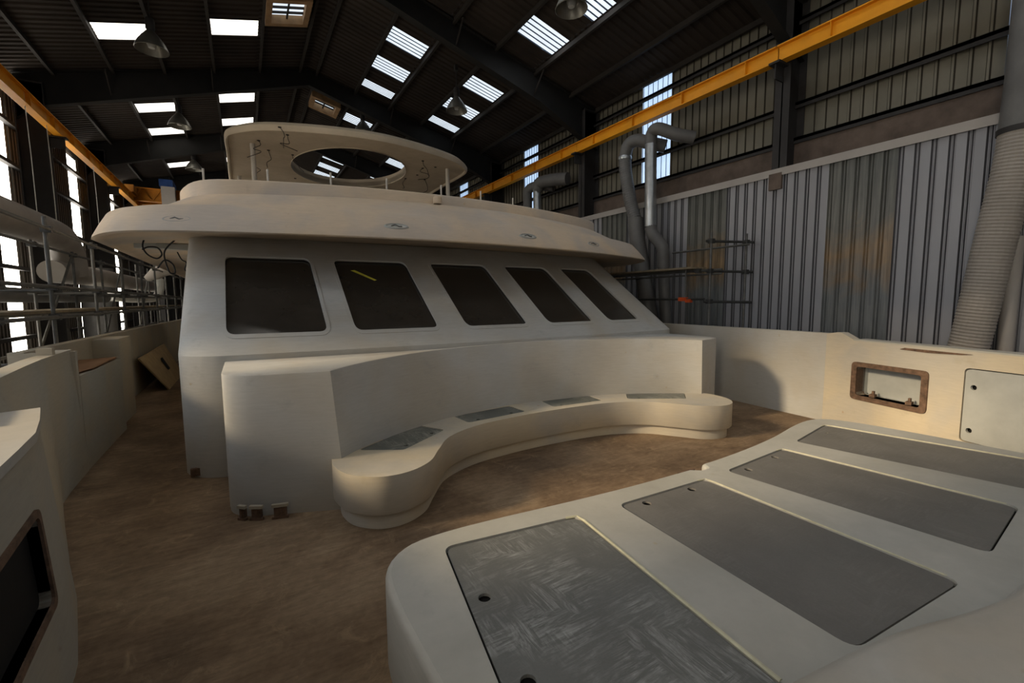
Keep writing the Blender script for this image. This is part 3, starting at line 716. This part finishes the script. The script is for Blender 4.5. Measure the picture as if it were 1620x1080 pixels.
# sun pad -----------------------------------------------------------------
ZP = .45
po = [(.60, -.2), (.53, .8), (.50, 1.6), (.51, 2.0), (.56, 2.19), (.68, 2.31), (.86, 2.355), (1.2, 2.345), (1.82, 2.28), (2.38, 2.235), (2.98, 2.21)]
po2 = [(3.05, 2.155), (3.12, 2.16), (3.17, 2.23), (3.35, 2.235), (3.82, 2.26), (4.38, 2.32), (4.95, 2.42), (5.30, 2.45), (5.5, 2.40), (5.62, 2.25), (5.70, 1.9), (5.74, 1.3), (5.76, .6), (5.78, -.2)]
pad = [(p.x, p.y) for p in spline([(x, y, 0) for x, y in po], 3)]+[(p.x, p.y) for p in spline([(x, y, 0) for x, y in po2], 3)]
PH = [[(.87, 2.19), (1.73, 2.08), (1.55, .70), (.60, .72)], [(2.05, 2.055), (2.92, 2.02), (2.86, .60), (1.95, .68)],
      [(3.19, 2.03), (4.10, 2.08), (4.22, .66), (3.31, .60)], [(4.41, 2.12), (5.27, 2.25), (5.55, .80), (4.66, .68)]]
ph = [round_poly([Vector(p) for p in q], .07, 5) for q in PH]
mb = MB(); padi = offset(pad, .03)
slab(mb, padi, ph, lambda u, v, w: (u, v, ZP-.05*w))
mb.rings([[(p.x, p.y, ZP) for p in padi], [(p.x, p.y, ZP-.006) for p in offset(pad, .014)], [(p.x, p.y, ZP-.018) for p in offset(pad, .004)], [(p[0], p[1], ZP-.04) for p in pad], [(p[0], p[1], 0) for p in pad]], True, False, False)
sp_ = mb.build('sun_pad', 'pad', yacht, smooth=40)
fh = [[(.95, 1.62), (.80, 1.18)], [(2.13, 1.94), (2.42, 1.965)], [(3.27, 1.925), (3.55, 1.945)], [(4.85, 2.15), (5.27, 1.7)]]
fh = [[(.875, 1.71), (.80, 1.23)], [(2.24, 1.98), (2.68, 1.96)], [(3.38, 1.96), (3.84, 2.0)], []]
for i, (q, hp) in enumerate(zip(PH, ph)):
    hs = [circle(x, y, .030, 16) for x, y in fh[i]]
    if i == 3: hs = [circle(4.98, 2.10, .016, 12), circle(5.22, 1.9, .016, 12)]
    mb = MB(); slab(mb, offset(hp, .012), hs, lambda u, v, w: (u, v, ZP-.008-.014*w))
    o = mb.build('hatch_lid', 'hatch_scratched' if i == 0 else 'hatch', sp_)
    if i == 0: o['label'] = 'grey hatch lid with swirling pale sanding scratches'
    mb = MB(); slab(mb, offset(hp, -.001), [], lambda u, v, w: (u, v, ZP-.03-.02*w)); mb.build('hatch_well', 'black', sp_)
    a, b = Vector(q[1]), Vector(q[2]); c0 = a.lerp(b, .05); d0 = a.lerp(b, .96); f0 = a.lerp(Vector(q[0]), .10)+Vector((0, .0))
    gp = [Vector(f0)]+[p for p in (a.lerp(f0, .3).lerp(a.lerp(c0, .3), .5),)]+[c0, d0]; gp = [(p.x+.004, p.y+(.004 if k < 2 else 0), ZP-.003) for k, p in enumerate(gp)]
    MB().tube(gp, .006 if i else .009, 6).build('hatch_lit_edge', 'lit_edge', sp_)  # pale bar paints the lit rim along the right-hand edge
MB().box(2.86, 3.04, 2.20, 2.225, .40, .437).build('rough_notch', 'brown', sp_)
mb = MB(); mb.rings([[(p.x, p.y, ZP-.055) for p in offset(pad, .04)], [(p.x, p.y, ZP-.10) for p in offset(pad, .04)]]); mb.build('pad_core', 'black', sp_)

# raised bow coaming nearest the camera
rid = [(.50, .86), (.90, .74), (1.30, .665), (1.75, .60), (2.02, .545), (2.28, .47), (2.60, .40), (2.9, .38), (3.4, .36), (4.2, .40), (5.2, .45), (6.2, .5)]
rid = [(p.x, p.y) for p in spline([(x, y, 0) for x, y in rid], 5)]
rr_ = []
for dy, z in ((.10, .44), (.07, .455), (.03, .54), (.0, .60), (-.04, .622), (-.12, .632), (-.4, .64), (-.9, .62), (-.95, .3)):
    rr_.append([(x, y+dy, z) for x, y in rid])
mb = MB(); mb.rings(rr_, False, False, False); bc = mb.build('bow_coaming', 'white', yacht, smooth=60)

# brow / deckhouse roof --------------------------------------------------------
BX0, BX1 = -1.64, mir(-1.64); HW = (BX1-BX0)/2
def browpt(u, ins_s, ins_f):
    """u -1..1 across the front, insets at side and front"""
    hw = HW-ins_s; x = CX+hw*u; y = 5.70+ins_f+1.05*u*u+1.0*abs(u)**18
    return x, y
def brow_ring(ins_s, ins_f, z, zs=0):
    us = [-math.cos(PI*k/60) for k in range(61)]; pts = []
    for u in us:
        x, y = browpt(u, ins_s, ins_f); pts.append((x, y, z+zs*u*u))
    return [(pts[0][0], 22, z+zs)]+[(pts[0][0], 14, z+zs)]+pts+[(pts[-1][0], 14, z+zs)]+[(pts[-1][0], 22, z+zs)]
lev = [(1.2, 1.9, 2.74, 0), (.25, .28, 2.68, 0), (.10, .10, 2.63, 0), (.03, .02, 2.605, 0), (0, 0, 2.62, 0), (.01, .01, 2.66, 0), (.05, .13, 2.80, 0), (.10, .27, 2.95, 0),
       (.22, .33, 2.985, 0), (.40, .40, 3.01, 0), (.54, .48, 3.06, 0), (.66, .60, 3.14, 0), (.80, .78, 3.25, 0), (.92, 1.0, 3.32, 0), (1.05, 1.15, 3.35, 0), (2.2, 3.2, 3.36, 0)]
mb = MB(); mb.rings([brow_ring(*l) for l in lev], False, False, False)
mb.add([brow_ring(*lev[-1])[i] for i in range(65)], [tuple(range(65))])
brow = mb.build('deckhouse_roof', 'brow', yacht, smooth=50)
# coaming step
def coam(ins, z):
    us = [-math.cos(PI*k/48) for k in range(49)]; pts = []
    hw = 3.84-ins
    for u in us: pts.append((CX+hw*u, 6.68+ins+.8*u*u+.9*abs(u)**24, z))
    return [(pts[0][0], 20, z)]+pts+[(pts[-1][0], 20, z)]
mb = MB(); mb.rings([coam(0, 3.12), coam(.01, 3.44), coam(.03, 3.465), coam(.08, 3.48), coam(.5, 3.485)], False, False, False); c_ = coam(.5, 3.485)
mb.add(c_, [tuple(range(len(c_)))]); mb.build('flybridge_coaming', 'brow', yacht, smooth=50)
# navigation light recesses on the brow face
def on_brow(u, t):
    a = Vector(browpt(u, *[(p+(q-p)*t) for p, q in zip(lev[5][:2], lev[7][:2])])+(0,)); z = lev[5][2]+(lev[7][2]-lev[5][2])*t+(-.04)*u*u
    return Vector((a.x, a.y, z))
for px_u in (-.79, -.28, .155, .48):
    c = on_brow(px_u, .42); e1 = (on_brow(px_u+.03, .42)-c).normalized(); e2 = (on_brow(px_u, .7)-c).normalized(); n_ = e1.cross(e2).normalized()
    if n_.y > 0: n_ = -n_
    mb = MB(); k = 18
    for (ra, ha), (rb_, hb) in (((1.0, .0), (.86, .022)), ((.86, .022), (.7, .006))):
        A = [c+e1*(.17*ra*math.cos(2*PI*i/k))+e2*(.055*ra*math.sin(2*PI*i/k))+n_*ha for i in range(k)]
        B = [c+e1*(.17*rb_*math.cos(2*PI*i/k))+e2*(.055*rb_*math.sin(2*PI*i/k))+n_*hb for i in range(k)]
        mb.rings([A, B], True, False, False)
    lr = mb.build('light_recess', 'lid', brow)
    A = [c+e1*(.122*math.cos(2*PI*i/k))+e2*(.039*math.sin(2*PI*i/k))+n_*.008 for i in range(k)]
    MB().add(A, [tuple(range(k))]).build('recess_cover', 'flexpale', brow)
    MB().tube([c-e1*.07+n_*.014, c-e1*.02+n_*.024+e2*.016, c+e1*.03+n_*.02-e2*.01, c+e1*.07+n_*.014], .008, 6).build('bent_wire', 'flex', brow)
# stanchion stubs, spigot
for x, y in ((-.39, 7.75), (.39, 7.35), (1.19, 7.08), (1.98, 6.98), (2.86, 6.95), (3.6, 6.98), (4.35, 7.15)):
    MB().tube([(x, y, 3.4), (x, y, 3.68)], .014, 8).build('stanchion', 'post', yacht)
MB().lathe((2.66, 6.62, 3.30), [(0, .11), (.055, .11), (.065, .10), (.065, 0)], 16).build('spigot', 'brow', yacht, smooth=30)

# hardtop -------------------------------------------------------------------
HZ = 5.92
ho = [(-.2, 18.0), (-.19, 15), (-.19, 13.5), (.02, 12.95), (.62, 12.38), (1.68, 11.95), (2.63, 11.74), (3.1, 11.72), (3.6, 11.75)]
ho = ho[:7]+[(3.1, 11.71)]+[(mir(x), y) for x, y in ho[6::-1]]
hout = [(p.x, p.y) for p in spline([(x, y, 0) for x, y in ho], 5)]
hole = circle(3.08, 14.9, 1.66, 48, 2.2)
under = offset(hout, .10)
mb = MB(); slab(mb, under, [hole], lambda u, v, w: (u, v, HZ+.16*w))
mb.rings([[(p.x, p.y, HZ) for p in under], [(p.x, p.y, HZ-.05) for p in offset(hout, .07)], [(p.x, p.y, HZ-.055) for p in offset(hout, .03)], [(p[0], p[1], HZ+.0) for p in hout], [(p[0], p[1], HZ+.08) for p in hout], [(p.x, p.y, HZ+.17) for p in offset(hout, .1)]], True, False, False)
lip = circle(3.08, 14.9, 1.66, 48, 2.2)
mb.rings([[(p.x, p.y, HZ-.03) for p in lip], [(p.x, p.y, HZ+.26) for p in lip]], True, False, False)
mb.rings([[(p.x, p.y, HZ+.26) for p in lip], [(p.x, p.y, HZ+.26) for p in circle(3.08, 14.9, 1.72, 48, 2.26)], [(p.x, p.y, HZ+.1) for p in circle(3.08, 14.9, 1.72, 48, 2.26)]], True, False, False)
ht = mb.build('hardtop', 'hardtop', yacht, smooth=45)
for x, y in ((.42, 13.75), (mir(.5), 13.3), (.1, 17.4), (mir(.1), 17.4)):
    MB().tube([(x, y, 3.4), (x, y, HZ+.02)], .062, 14).build('hardtop_pole', 'post', yacht, smooth=40)
random.seed(3)
for (x, y) in ((1.15, 12.6), (.95, 12.15), (.55, 13.4), (.8, 14.1), (.45, 14.9), (.5, 15.5), (1.4, 14.2), (4.75, 12.9), (5.0, 13.6), (5.3, 13.3), (5.1, 14.4), (5.5, 14.8), (4.9, 15.0), (1.7, 16.8)):
    MB().lathe((x, y, HZ-.012), [(0, 0), (.035, 0), (.04, .014)], 10).build('wire_hole', 'black', ht)
    if random.random() < .6:
        q = [(x, y, HZ)]; 
        for k in range(4): q.append((x+random.uniform(-.12, .12)*(k+1)*.6, y+random.uniform(-.12, .12)*(k+1)*.6, HZ-.10*(k+1)))
        MB().tube(spline(q, 5), .008, 6).build('wire', 'cable', ht)

# cables hanging under the brow -------------------------------------------------
def cable(pts, label):
    c = Vector(pts[0]); o = MB().tube(spline(pts, 8), .011, 7).build('cable', 'cable', None, c, smooth=60)
    tag(o, label, 'cable', 'loose cables hanging under the roof overhang')
zc = 2.67
cable([(-1.16, 8.2, 2.73), (-1.19, 8.2, 2.60), (-1.14, 8.2, 2.49), (-1.04, 8.2, 2.44), (-.98, 8.2, 2.50), (-1.02, 8.2, 2.59), (-1.12, 8.2, 2.60), (-1.2, 8.2, 2.56)], 'black cable in one round loop, nearest the outer tip of the roof overhang')
cable([(-.80, 8.2, 2.73), (-.90, 8.2, 2.62), (-.95, 8.2, 2.52), (-.94, 8.2, 2.38), (-.90, 8.2, 2.24), (-.84, 8.2, 2.24), (-.86, 8.2, 2.36), (-.95, 8.2, 2.42), (-1.04, 8.2, 2.30)], 'black cable with a low hanging loop, middle of the three under the roof overhang')
cable([(-.98, 10, 2.73), (-.92, 10, 2.58), (-.85, 10, 2.52), (-.88, 10, 2.40), (-.82, 10, 2.33)], 'short black cable hanging beside the deckhouse corner under the overhang')
MB().box(-1.35, -.62, 8.6, 8.72, 2.62, 2.70).build('soffit_batten', 'lid', yacht)

# loose board on the side deck
o = empty('plywood_panel', (-1.5, 12.4, 0), 'pale board leaning against the bulwark far down the side deck', 'board')
MB().add([(-1.42, 11.5, 0), (-1.42, 13.9, 0), (-1.80, 14.3, .75), (-1.80, 11.1, .72), (-1.45, 11.5, 0), (-1.45, 13.9, 0), (-1.83, 14.3, .75), (-1.83, 11.1, .72)],
         [(0, 1, 2, 3), (7, 6, 5, 4), (0, 3, 7, 4), (1, 2, 6, 5), (3, 2, 6, 7), (0, 1, 5, 4)]).build('board', 'palewood', o)
MB().add([(-1.55, 12.6, .28), (-1.55, 12.9, .28), (-1.68, 12.9, .55), (-1.68, 12.6, .55)], [(0, 1, 2, 3)]).build('slot', 'black', o, recalc=False)

# ================================================================== LAMPS
def bay_lamp(x, y, z, label, tilt=0):
    o = empty('high_bay_lamp', (x, y, z), label, 'lamp', 'high bay lamps under the roof')
    MB().lathe((x, y, z), [(.30, 0), (.31, .01), (.29, .06), (.25, .15), (.17, .27), (.10, .36), (.07, .40), (0, .40)], 24).build('reflector', 'lamp', o, smooth=50)
    MB().lathe((x, y, z), [(0, .66), (.07, .65), (.085, .60), (.085, .44), (.06, .40), (0, .40)], 16).build('gear_housing', 'steel', o, smooth=50)
    MB().lathe((x, y, z), [(0, .04), (.06, .05), (.09, .13), (.08, .22), (.04, .30), (.03, .36)], 14).build('bulb', 'lid', o, smooth=60)
    MB().tube([(x, y, z+.65), (x, y, roofz(x)-.1)], .014, 6).box(x-.05, x+.05, y-.05, y+.05, roofz(x)-.2, roofz(x)-.05).build('hanger', 'steel', o)
bay_lamp(-1.41, 12.7, 7.25, 'bell shaped high bay lamp nearest on the left roof slope')
bay_lamp(-1.41, 17.6, 7.25, 'bell shaped high bay lamp second on the left slope, above the brow')
bay_lamp(-1.45, 22.9, 7.25, 'bell shaped high bay lamp third on the left slope, small, beside the hardtop')
bay_lamp(5.62, 7.05, 7.28, 'bell shaped high bay lamp at the top edge on the right slope')
bay_lamp(5.60, 12.3, 7.28, 'bell shaped high bay lamp in front of the right roof lights')
bay_lamp(4.1, 17.3, 8.0, 'dark high bay lamp seen against a roof light above the hardtop')

# ================================================================== DUCTS
def ribbed(pts, r, ribs=.05, amp=.05, n=10, seg=22):
    s = spline(pts, n); L = [0]
    for a, b in zip(s[:-1], s[1:]): L.append(L[-1]+(b-a).length)
    out = []; rr = []; d = 0; i = 0
    while d < L[-1]:
        while i < len(L)-2 and L[i+1] < d: i += 1
        t = (d-L[i])/max(1e-6, L[i+1]-L[i]); out.append(s[i].lerp(s[i+1], t)); rr.append(r*(1+(amp if len(rr) % 2 else 0))); d += ribs/2
    return MB().tube(out, rr, seg)
def duct(label, parts, origin):
    o = empty('duct', origin, label, 'duct')
    for nm, m, mat in parts: m.build(nm, mat, o, smooth=70 if nm != 'flexible_hose' else None)
    return o
# large hose at the right edge
duct('large grey ribbed hose rising at the right edge of the picture', [
    ('flexible_hose', ribbed([(8.6, 2.15, -1.2), (8.6, 2.10, .2), (8.6, 1.95, 1.2), (8.6, 1.79, 2.6), (8.6, 1.68, 3.5), (8.6, 1.655, 3.95)], .205, .045, .045), 'flexwarm'),
    ('pipe', MB().tube([(8.6, 1.65, 3.9), (8.6, 1.63, 4.6), (8.6, 1.62, 7.4)], .215, 24), 'flex'),
    ('clamp_band', MB().tube([(8.6, 1.655, 3.88), (8.6, 1.655, 3.95)], .226, 24), 'steel')], (8.6, 2.1, -1.2))
duct('slim pale pipe behind the large hose at the right edge', [('pipe', MB().tube([(8.85, 1.66, -2), (8.85, 1.66, 2.6)], .085, 14), 'trim')], (8.85, 1.66, -2))
# twin ducts
duct('dark grey flexible duct with a hooked top, left one of the near pair', [
    ('elbow', MB().tube(spline([(9.1, 7.7, 5.55), (8.85, 8.0, 5.68), (8.7, 8.25, 5.79), (8.62, 8.47, 5.72), (8.6, 8.56, 5.45)], 6), .155, 18), 'flex'),
    ('flexible_hose', ribbed([(8.6, 8.56, 5.46), (8.6, 8.53, 5.05), (8.6, 8.34, 4.28), (8.6, 8.17, 3.81)], .155, .06, .03), 'flex'),
    ('lower_hose', ribbed([(8.6, 8.17, 3.83), (8.58, 8.08, 3.33), (8.56, 7.84, 2.37), (8.52, 7.55, 1.22), (8.5, 7.36, 0), (8.5, 7.36, -2)], .19, .06, .02), 'flex'),
    ('collar', MB().lathe((8.6, 8.56, 5.38), [(.168, 0), (.178, .04), (.165, .08)], 18), 'galv')], (8.6, 8.2, 3.8))
duct('shiny galvanised duct with an elbow top, right one of the near pair', [
    ('elbow', MB().tube(spline([(9.15, 6.93, 5.53), (8.84, 7.17, 5.62), (8.6, 7.5, 5.81), (8.6, 7.69, 5.76), (8.6, 7.72, 5.52)], 6), .142, 18), 'flex'),
    ('pipe', ribbed([(8.6, 7.72, 5.57), (8.6, 7.70, 4.67), (8.6, 7.67, 3.54)], .138, .16, .02), 'galv'),
    ('lower_elbow', MB().tube(spline([(8.6, 7.67, 3.56), (8.6, 7.6, 3.38), (8.6, 7.38, 3.14), (8.6, 7.28, 2.95), (8.6, 7.26, 2.56)], 6), .142, 18), 'flex'),
    ('hose', ribbed([(8.6, 7.26, 2.66), (8.64, 7.2, 1.5), (8.66, 7.0, 0), (8.66, 7.0, -2)], .13, .06, .02), 'flex')], (8.6, 7.7, 3.5))
duct('dark grey duct of the far pair, behind the brow', [
    ('elbow', MB().tube(spline([(9.1, 12.3, 5.57), (8.75, 12.8, 5.67), (8.6, 13.1, 5.57), (8.6, 13.15, 5.24), (8.6, 13.1, 3.9), (8.6, 13.0, 2)], 6), .155, 16), 'flex')], (8.6, 13.1, 3.9))
duct('galvanised duct of the far pair, with a fat dark elbow', [
    ('pipe', ribbed([(8.6, 12.57, 5.57), (8.6, 12.54, 4.48), (8.6, 12.5, 2)], .135, .16, .02), 'galv'),
    ('elbow', ribbed([(8.6, 12.57, 5.48), (8.62, 12.4, 5.67), (8.8, 11.85, 5.67), (9.0, 11.4, 5.62)], .19, .08, .04), 'flex')], (8.6, 12.5, 3.9))
# left side ducts
duct('fat grey horizontal duct at the left edge above the scaffold', [
    ('pipe', ribbed([(-3.76, 8.0, 3.42), (-3.76, 12.0, 3.42), (-3.76, 14.6, 3.42)], .34, .09, .02), 'flexwarm'),
    ('end_bend', MB().tube(spline([(-3.76, 14.5, 3.42), (-3.76, 15.1, 3.36), (-3.76, 15.6, 3.0), (-3.76, 15.7, 2.5)], 5), .34, 20), 'flexwarm')], (-4, 12, 3.3))
duct('thinner grey duct running below the fat one along the left wall', [
    ('pipe', ribbed([(-3.8, 14.5, 2.55), (-3.8, 20, 2.6), (-3.8, 30, 2.6)], .26, .09, .02), 'flexwarm')], (-3.8, 20, 2.6))
duct('upright grey duct standing by the left wall', [('pipe', MB().tube([(-4.3, 20.6, -3), (-4.3, 20.6, 3.0)], .45, 20), 'flex')], (-4.3, 20.6, -3))
duct('pale curved flexible hose near the far left scaffold', [
    ('flexible_hose', ribbed([(-3.4, 17.5, 2.0), (-3.2, 20, 1.95), (-2.8, 21.0, 2.0), (-2.7, 21.4, 2.35), (-2.7, 21.6, 2.7)], .13, .06, .05, 10, 14), 'flexpale')], (-3.2, 20, 2))
duct('grey domed duct end beyond the roof overhang on the left', [
    ('elbow', MB().tube(spline([(-2.6, 18.0, 2.55), (-2.1, 18.0, 2.85), (-1.5, 18.0, 2.92), (-.9, 18, 2.8)], 6), [.08, .12, .15]+[.19]*16, 16), 'flexwarm')], (-2, 18, 2.8))
duct('dark pipe under the scaffold boards on the left', [('pipe', MB().tube([(-3.4, 9, 1.95), (-3.4, 17, 1.95)], .13, 14), 'flex')], (-3.4, 12, 1.9))

# ================================================================== SCAFFOLDS
def scaffold(xs, ys, ztop, ledgers, label, origin, boards=None, mat='tube', braces=True):
    o = empty('scaffold', origin, label, 'scaffold')
    for x in xs:
        for y in ys:
            MB().tube([(x, y, ZF), (x, y, ztop+.1*((int(y*7)) % 3))], .024, 8).build('standard', mat, o)
    for x in xs:
        for z in ledgers: MB().tube([(x+.05, ys[0]-.2, z), (x+.05, ys[-1]+.2, z)], .024, 8).build('ledger', mat, o)
    for y in ys:
        for z in ledgers[::2]: MB().tube([(xs[0]-.1, y+.05, z-.05), (xs[-1]+.1, y+.05, z-.05)], .024, 8).build('transom', mat, o)
    if boards:
        for (x0, x1, z) in boards:
            w = .225; x = x0
            while x+w <= x1+.01:
                for ya, yb in zip(ys[:-1], ys[1:]): MB().box(x, x+w-.01, ya, yb-.02, z, z+.038).build('board', 'board', o)
                x += w
    if braces:
        for a, b in zip(ys[:-1:2], ys[1::2]): MB().tube([(xs[0], a, ledgers[0]), (xs[0], b, ledgers[-1])], .022, 8).build('brace', mat, o)
    # couplers
    for x in xs:
        for y in ys:
            for z in ledgers: MB().box(x-.04, x+.07, y-.04, y+.04, z-.04, z+.04).build('coupler', 'tubedark', o)
    return o
scaffold([-2.95, -2.2], [6.6, 8.3, 10.4, 12.5, 14.6, 16.7, 18.8, 20.9, 23.0], 2.85, [1.05, 1.62, 2.02, 2.78], 'galvanised tube scaffold with boards beside the left bulwark',
         (-2.5, 14, ZF), [(-2.93, -2.25, 1.67)])
sr = empty('scaffold', (8.6, 5.6, ZF), 'small dark tube scaffold between the right bulwark and the partition', 'scaffold')
XI, XO = 8.05, 8.72
for x, y, zt in ((XI, 5.62, 3.12), (XO, 5.3, 3.1), (XI, 10.5, 3.0), (XO, 10.5, 3.0)): MB().tube([(x, y, ZF), (x, y, zt)], .024, 8).build('standard', 'tube', sr)
for z in (2.95, 2.36, 1.75): MB().tube([(XI-.1, 5.67, z), (XO+.12, 5.22, z-.02)], .026, 8).build('transom', 'tubedark', sr)
MB().tube([(XO-.05, 5.2, 2.88), (XO-.05, 7.05, 2.88)], .022, 8).build('guard_rail', 'tube', sr)
MB().tube([(XI-.05, 5.7, 1.80), (XI-.05, 12, 1.80)], .022, 8).build('guard_rail', 'tubedark', sr)
mb = MB()
mb.tube([(XI+.05, 5.4, 2.38), (XI+.05, 12, 2.38)], .024, 8).tube([(XI+.05, 5.4, 2.30), (XI+.05, 12, 2.30)], .018, 8); mb.build('ledger', 'tube', sr)
MB().box(XI-.2, XI+.02, 5.9, 12, 2.42, 2.46).build('board', 'board', sr)
MB().box(XI+.05, XI+.27, 5.9, 12, 2.42, 2.46).build('board', 'board', sr)
MB().tube([(XI-.06, 6.15, 2.45), (XI-.06, 6.15, 1.85)], .016, 8).build('hanger', 'tube', sr)
for x, y, z in ((XI, 5.62, 2.95), (XI, 5.62, 2.36), (XO, 5.3, 2.93), (XO, 5.3, 2.34), (XI, 5.62, 1.75), (XI, 5.9, 2.38)): MB().box(x-.05, x+.05, y-.05, y+.05, z-.045, z+.045).build('coupler', 'tubedark', sr)
MB().box(XI-.12, XI, 6.12, 6.28, 1.76, 1.84).box(XI-.1, XI-.02, 6.0, 6.12, 1.73, 1.8).build('coupler', 'orange', sr)

# pull cords by the left wall
for i, (x, y, z0, z1) in enumerate(((-3.95, 14.45, 3.6, 6.62), (-3.95, 15.7, 3.7, 6.62), (-3.95, 19.7, 3.9, 6.62))):
    o = MB().tube([(x-.2, y, z1), (x, y, z1), (x+.02, y, (z0+z1)/2), (x, y+.08, z0)], .008, 6).build('hanging_cord', 'flexpale', None, (x, y, z1))
    tag(o, 'thin pale cord hanging from the left crane beam, '+['nearest', 'second', 'third and farthest'][i]+' from the left edge', 'cord', 'cords by the left wall')
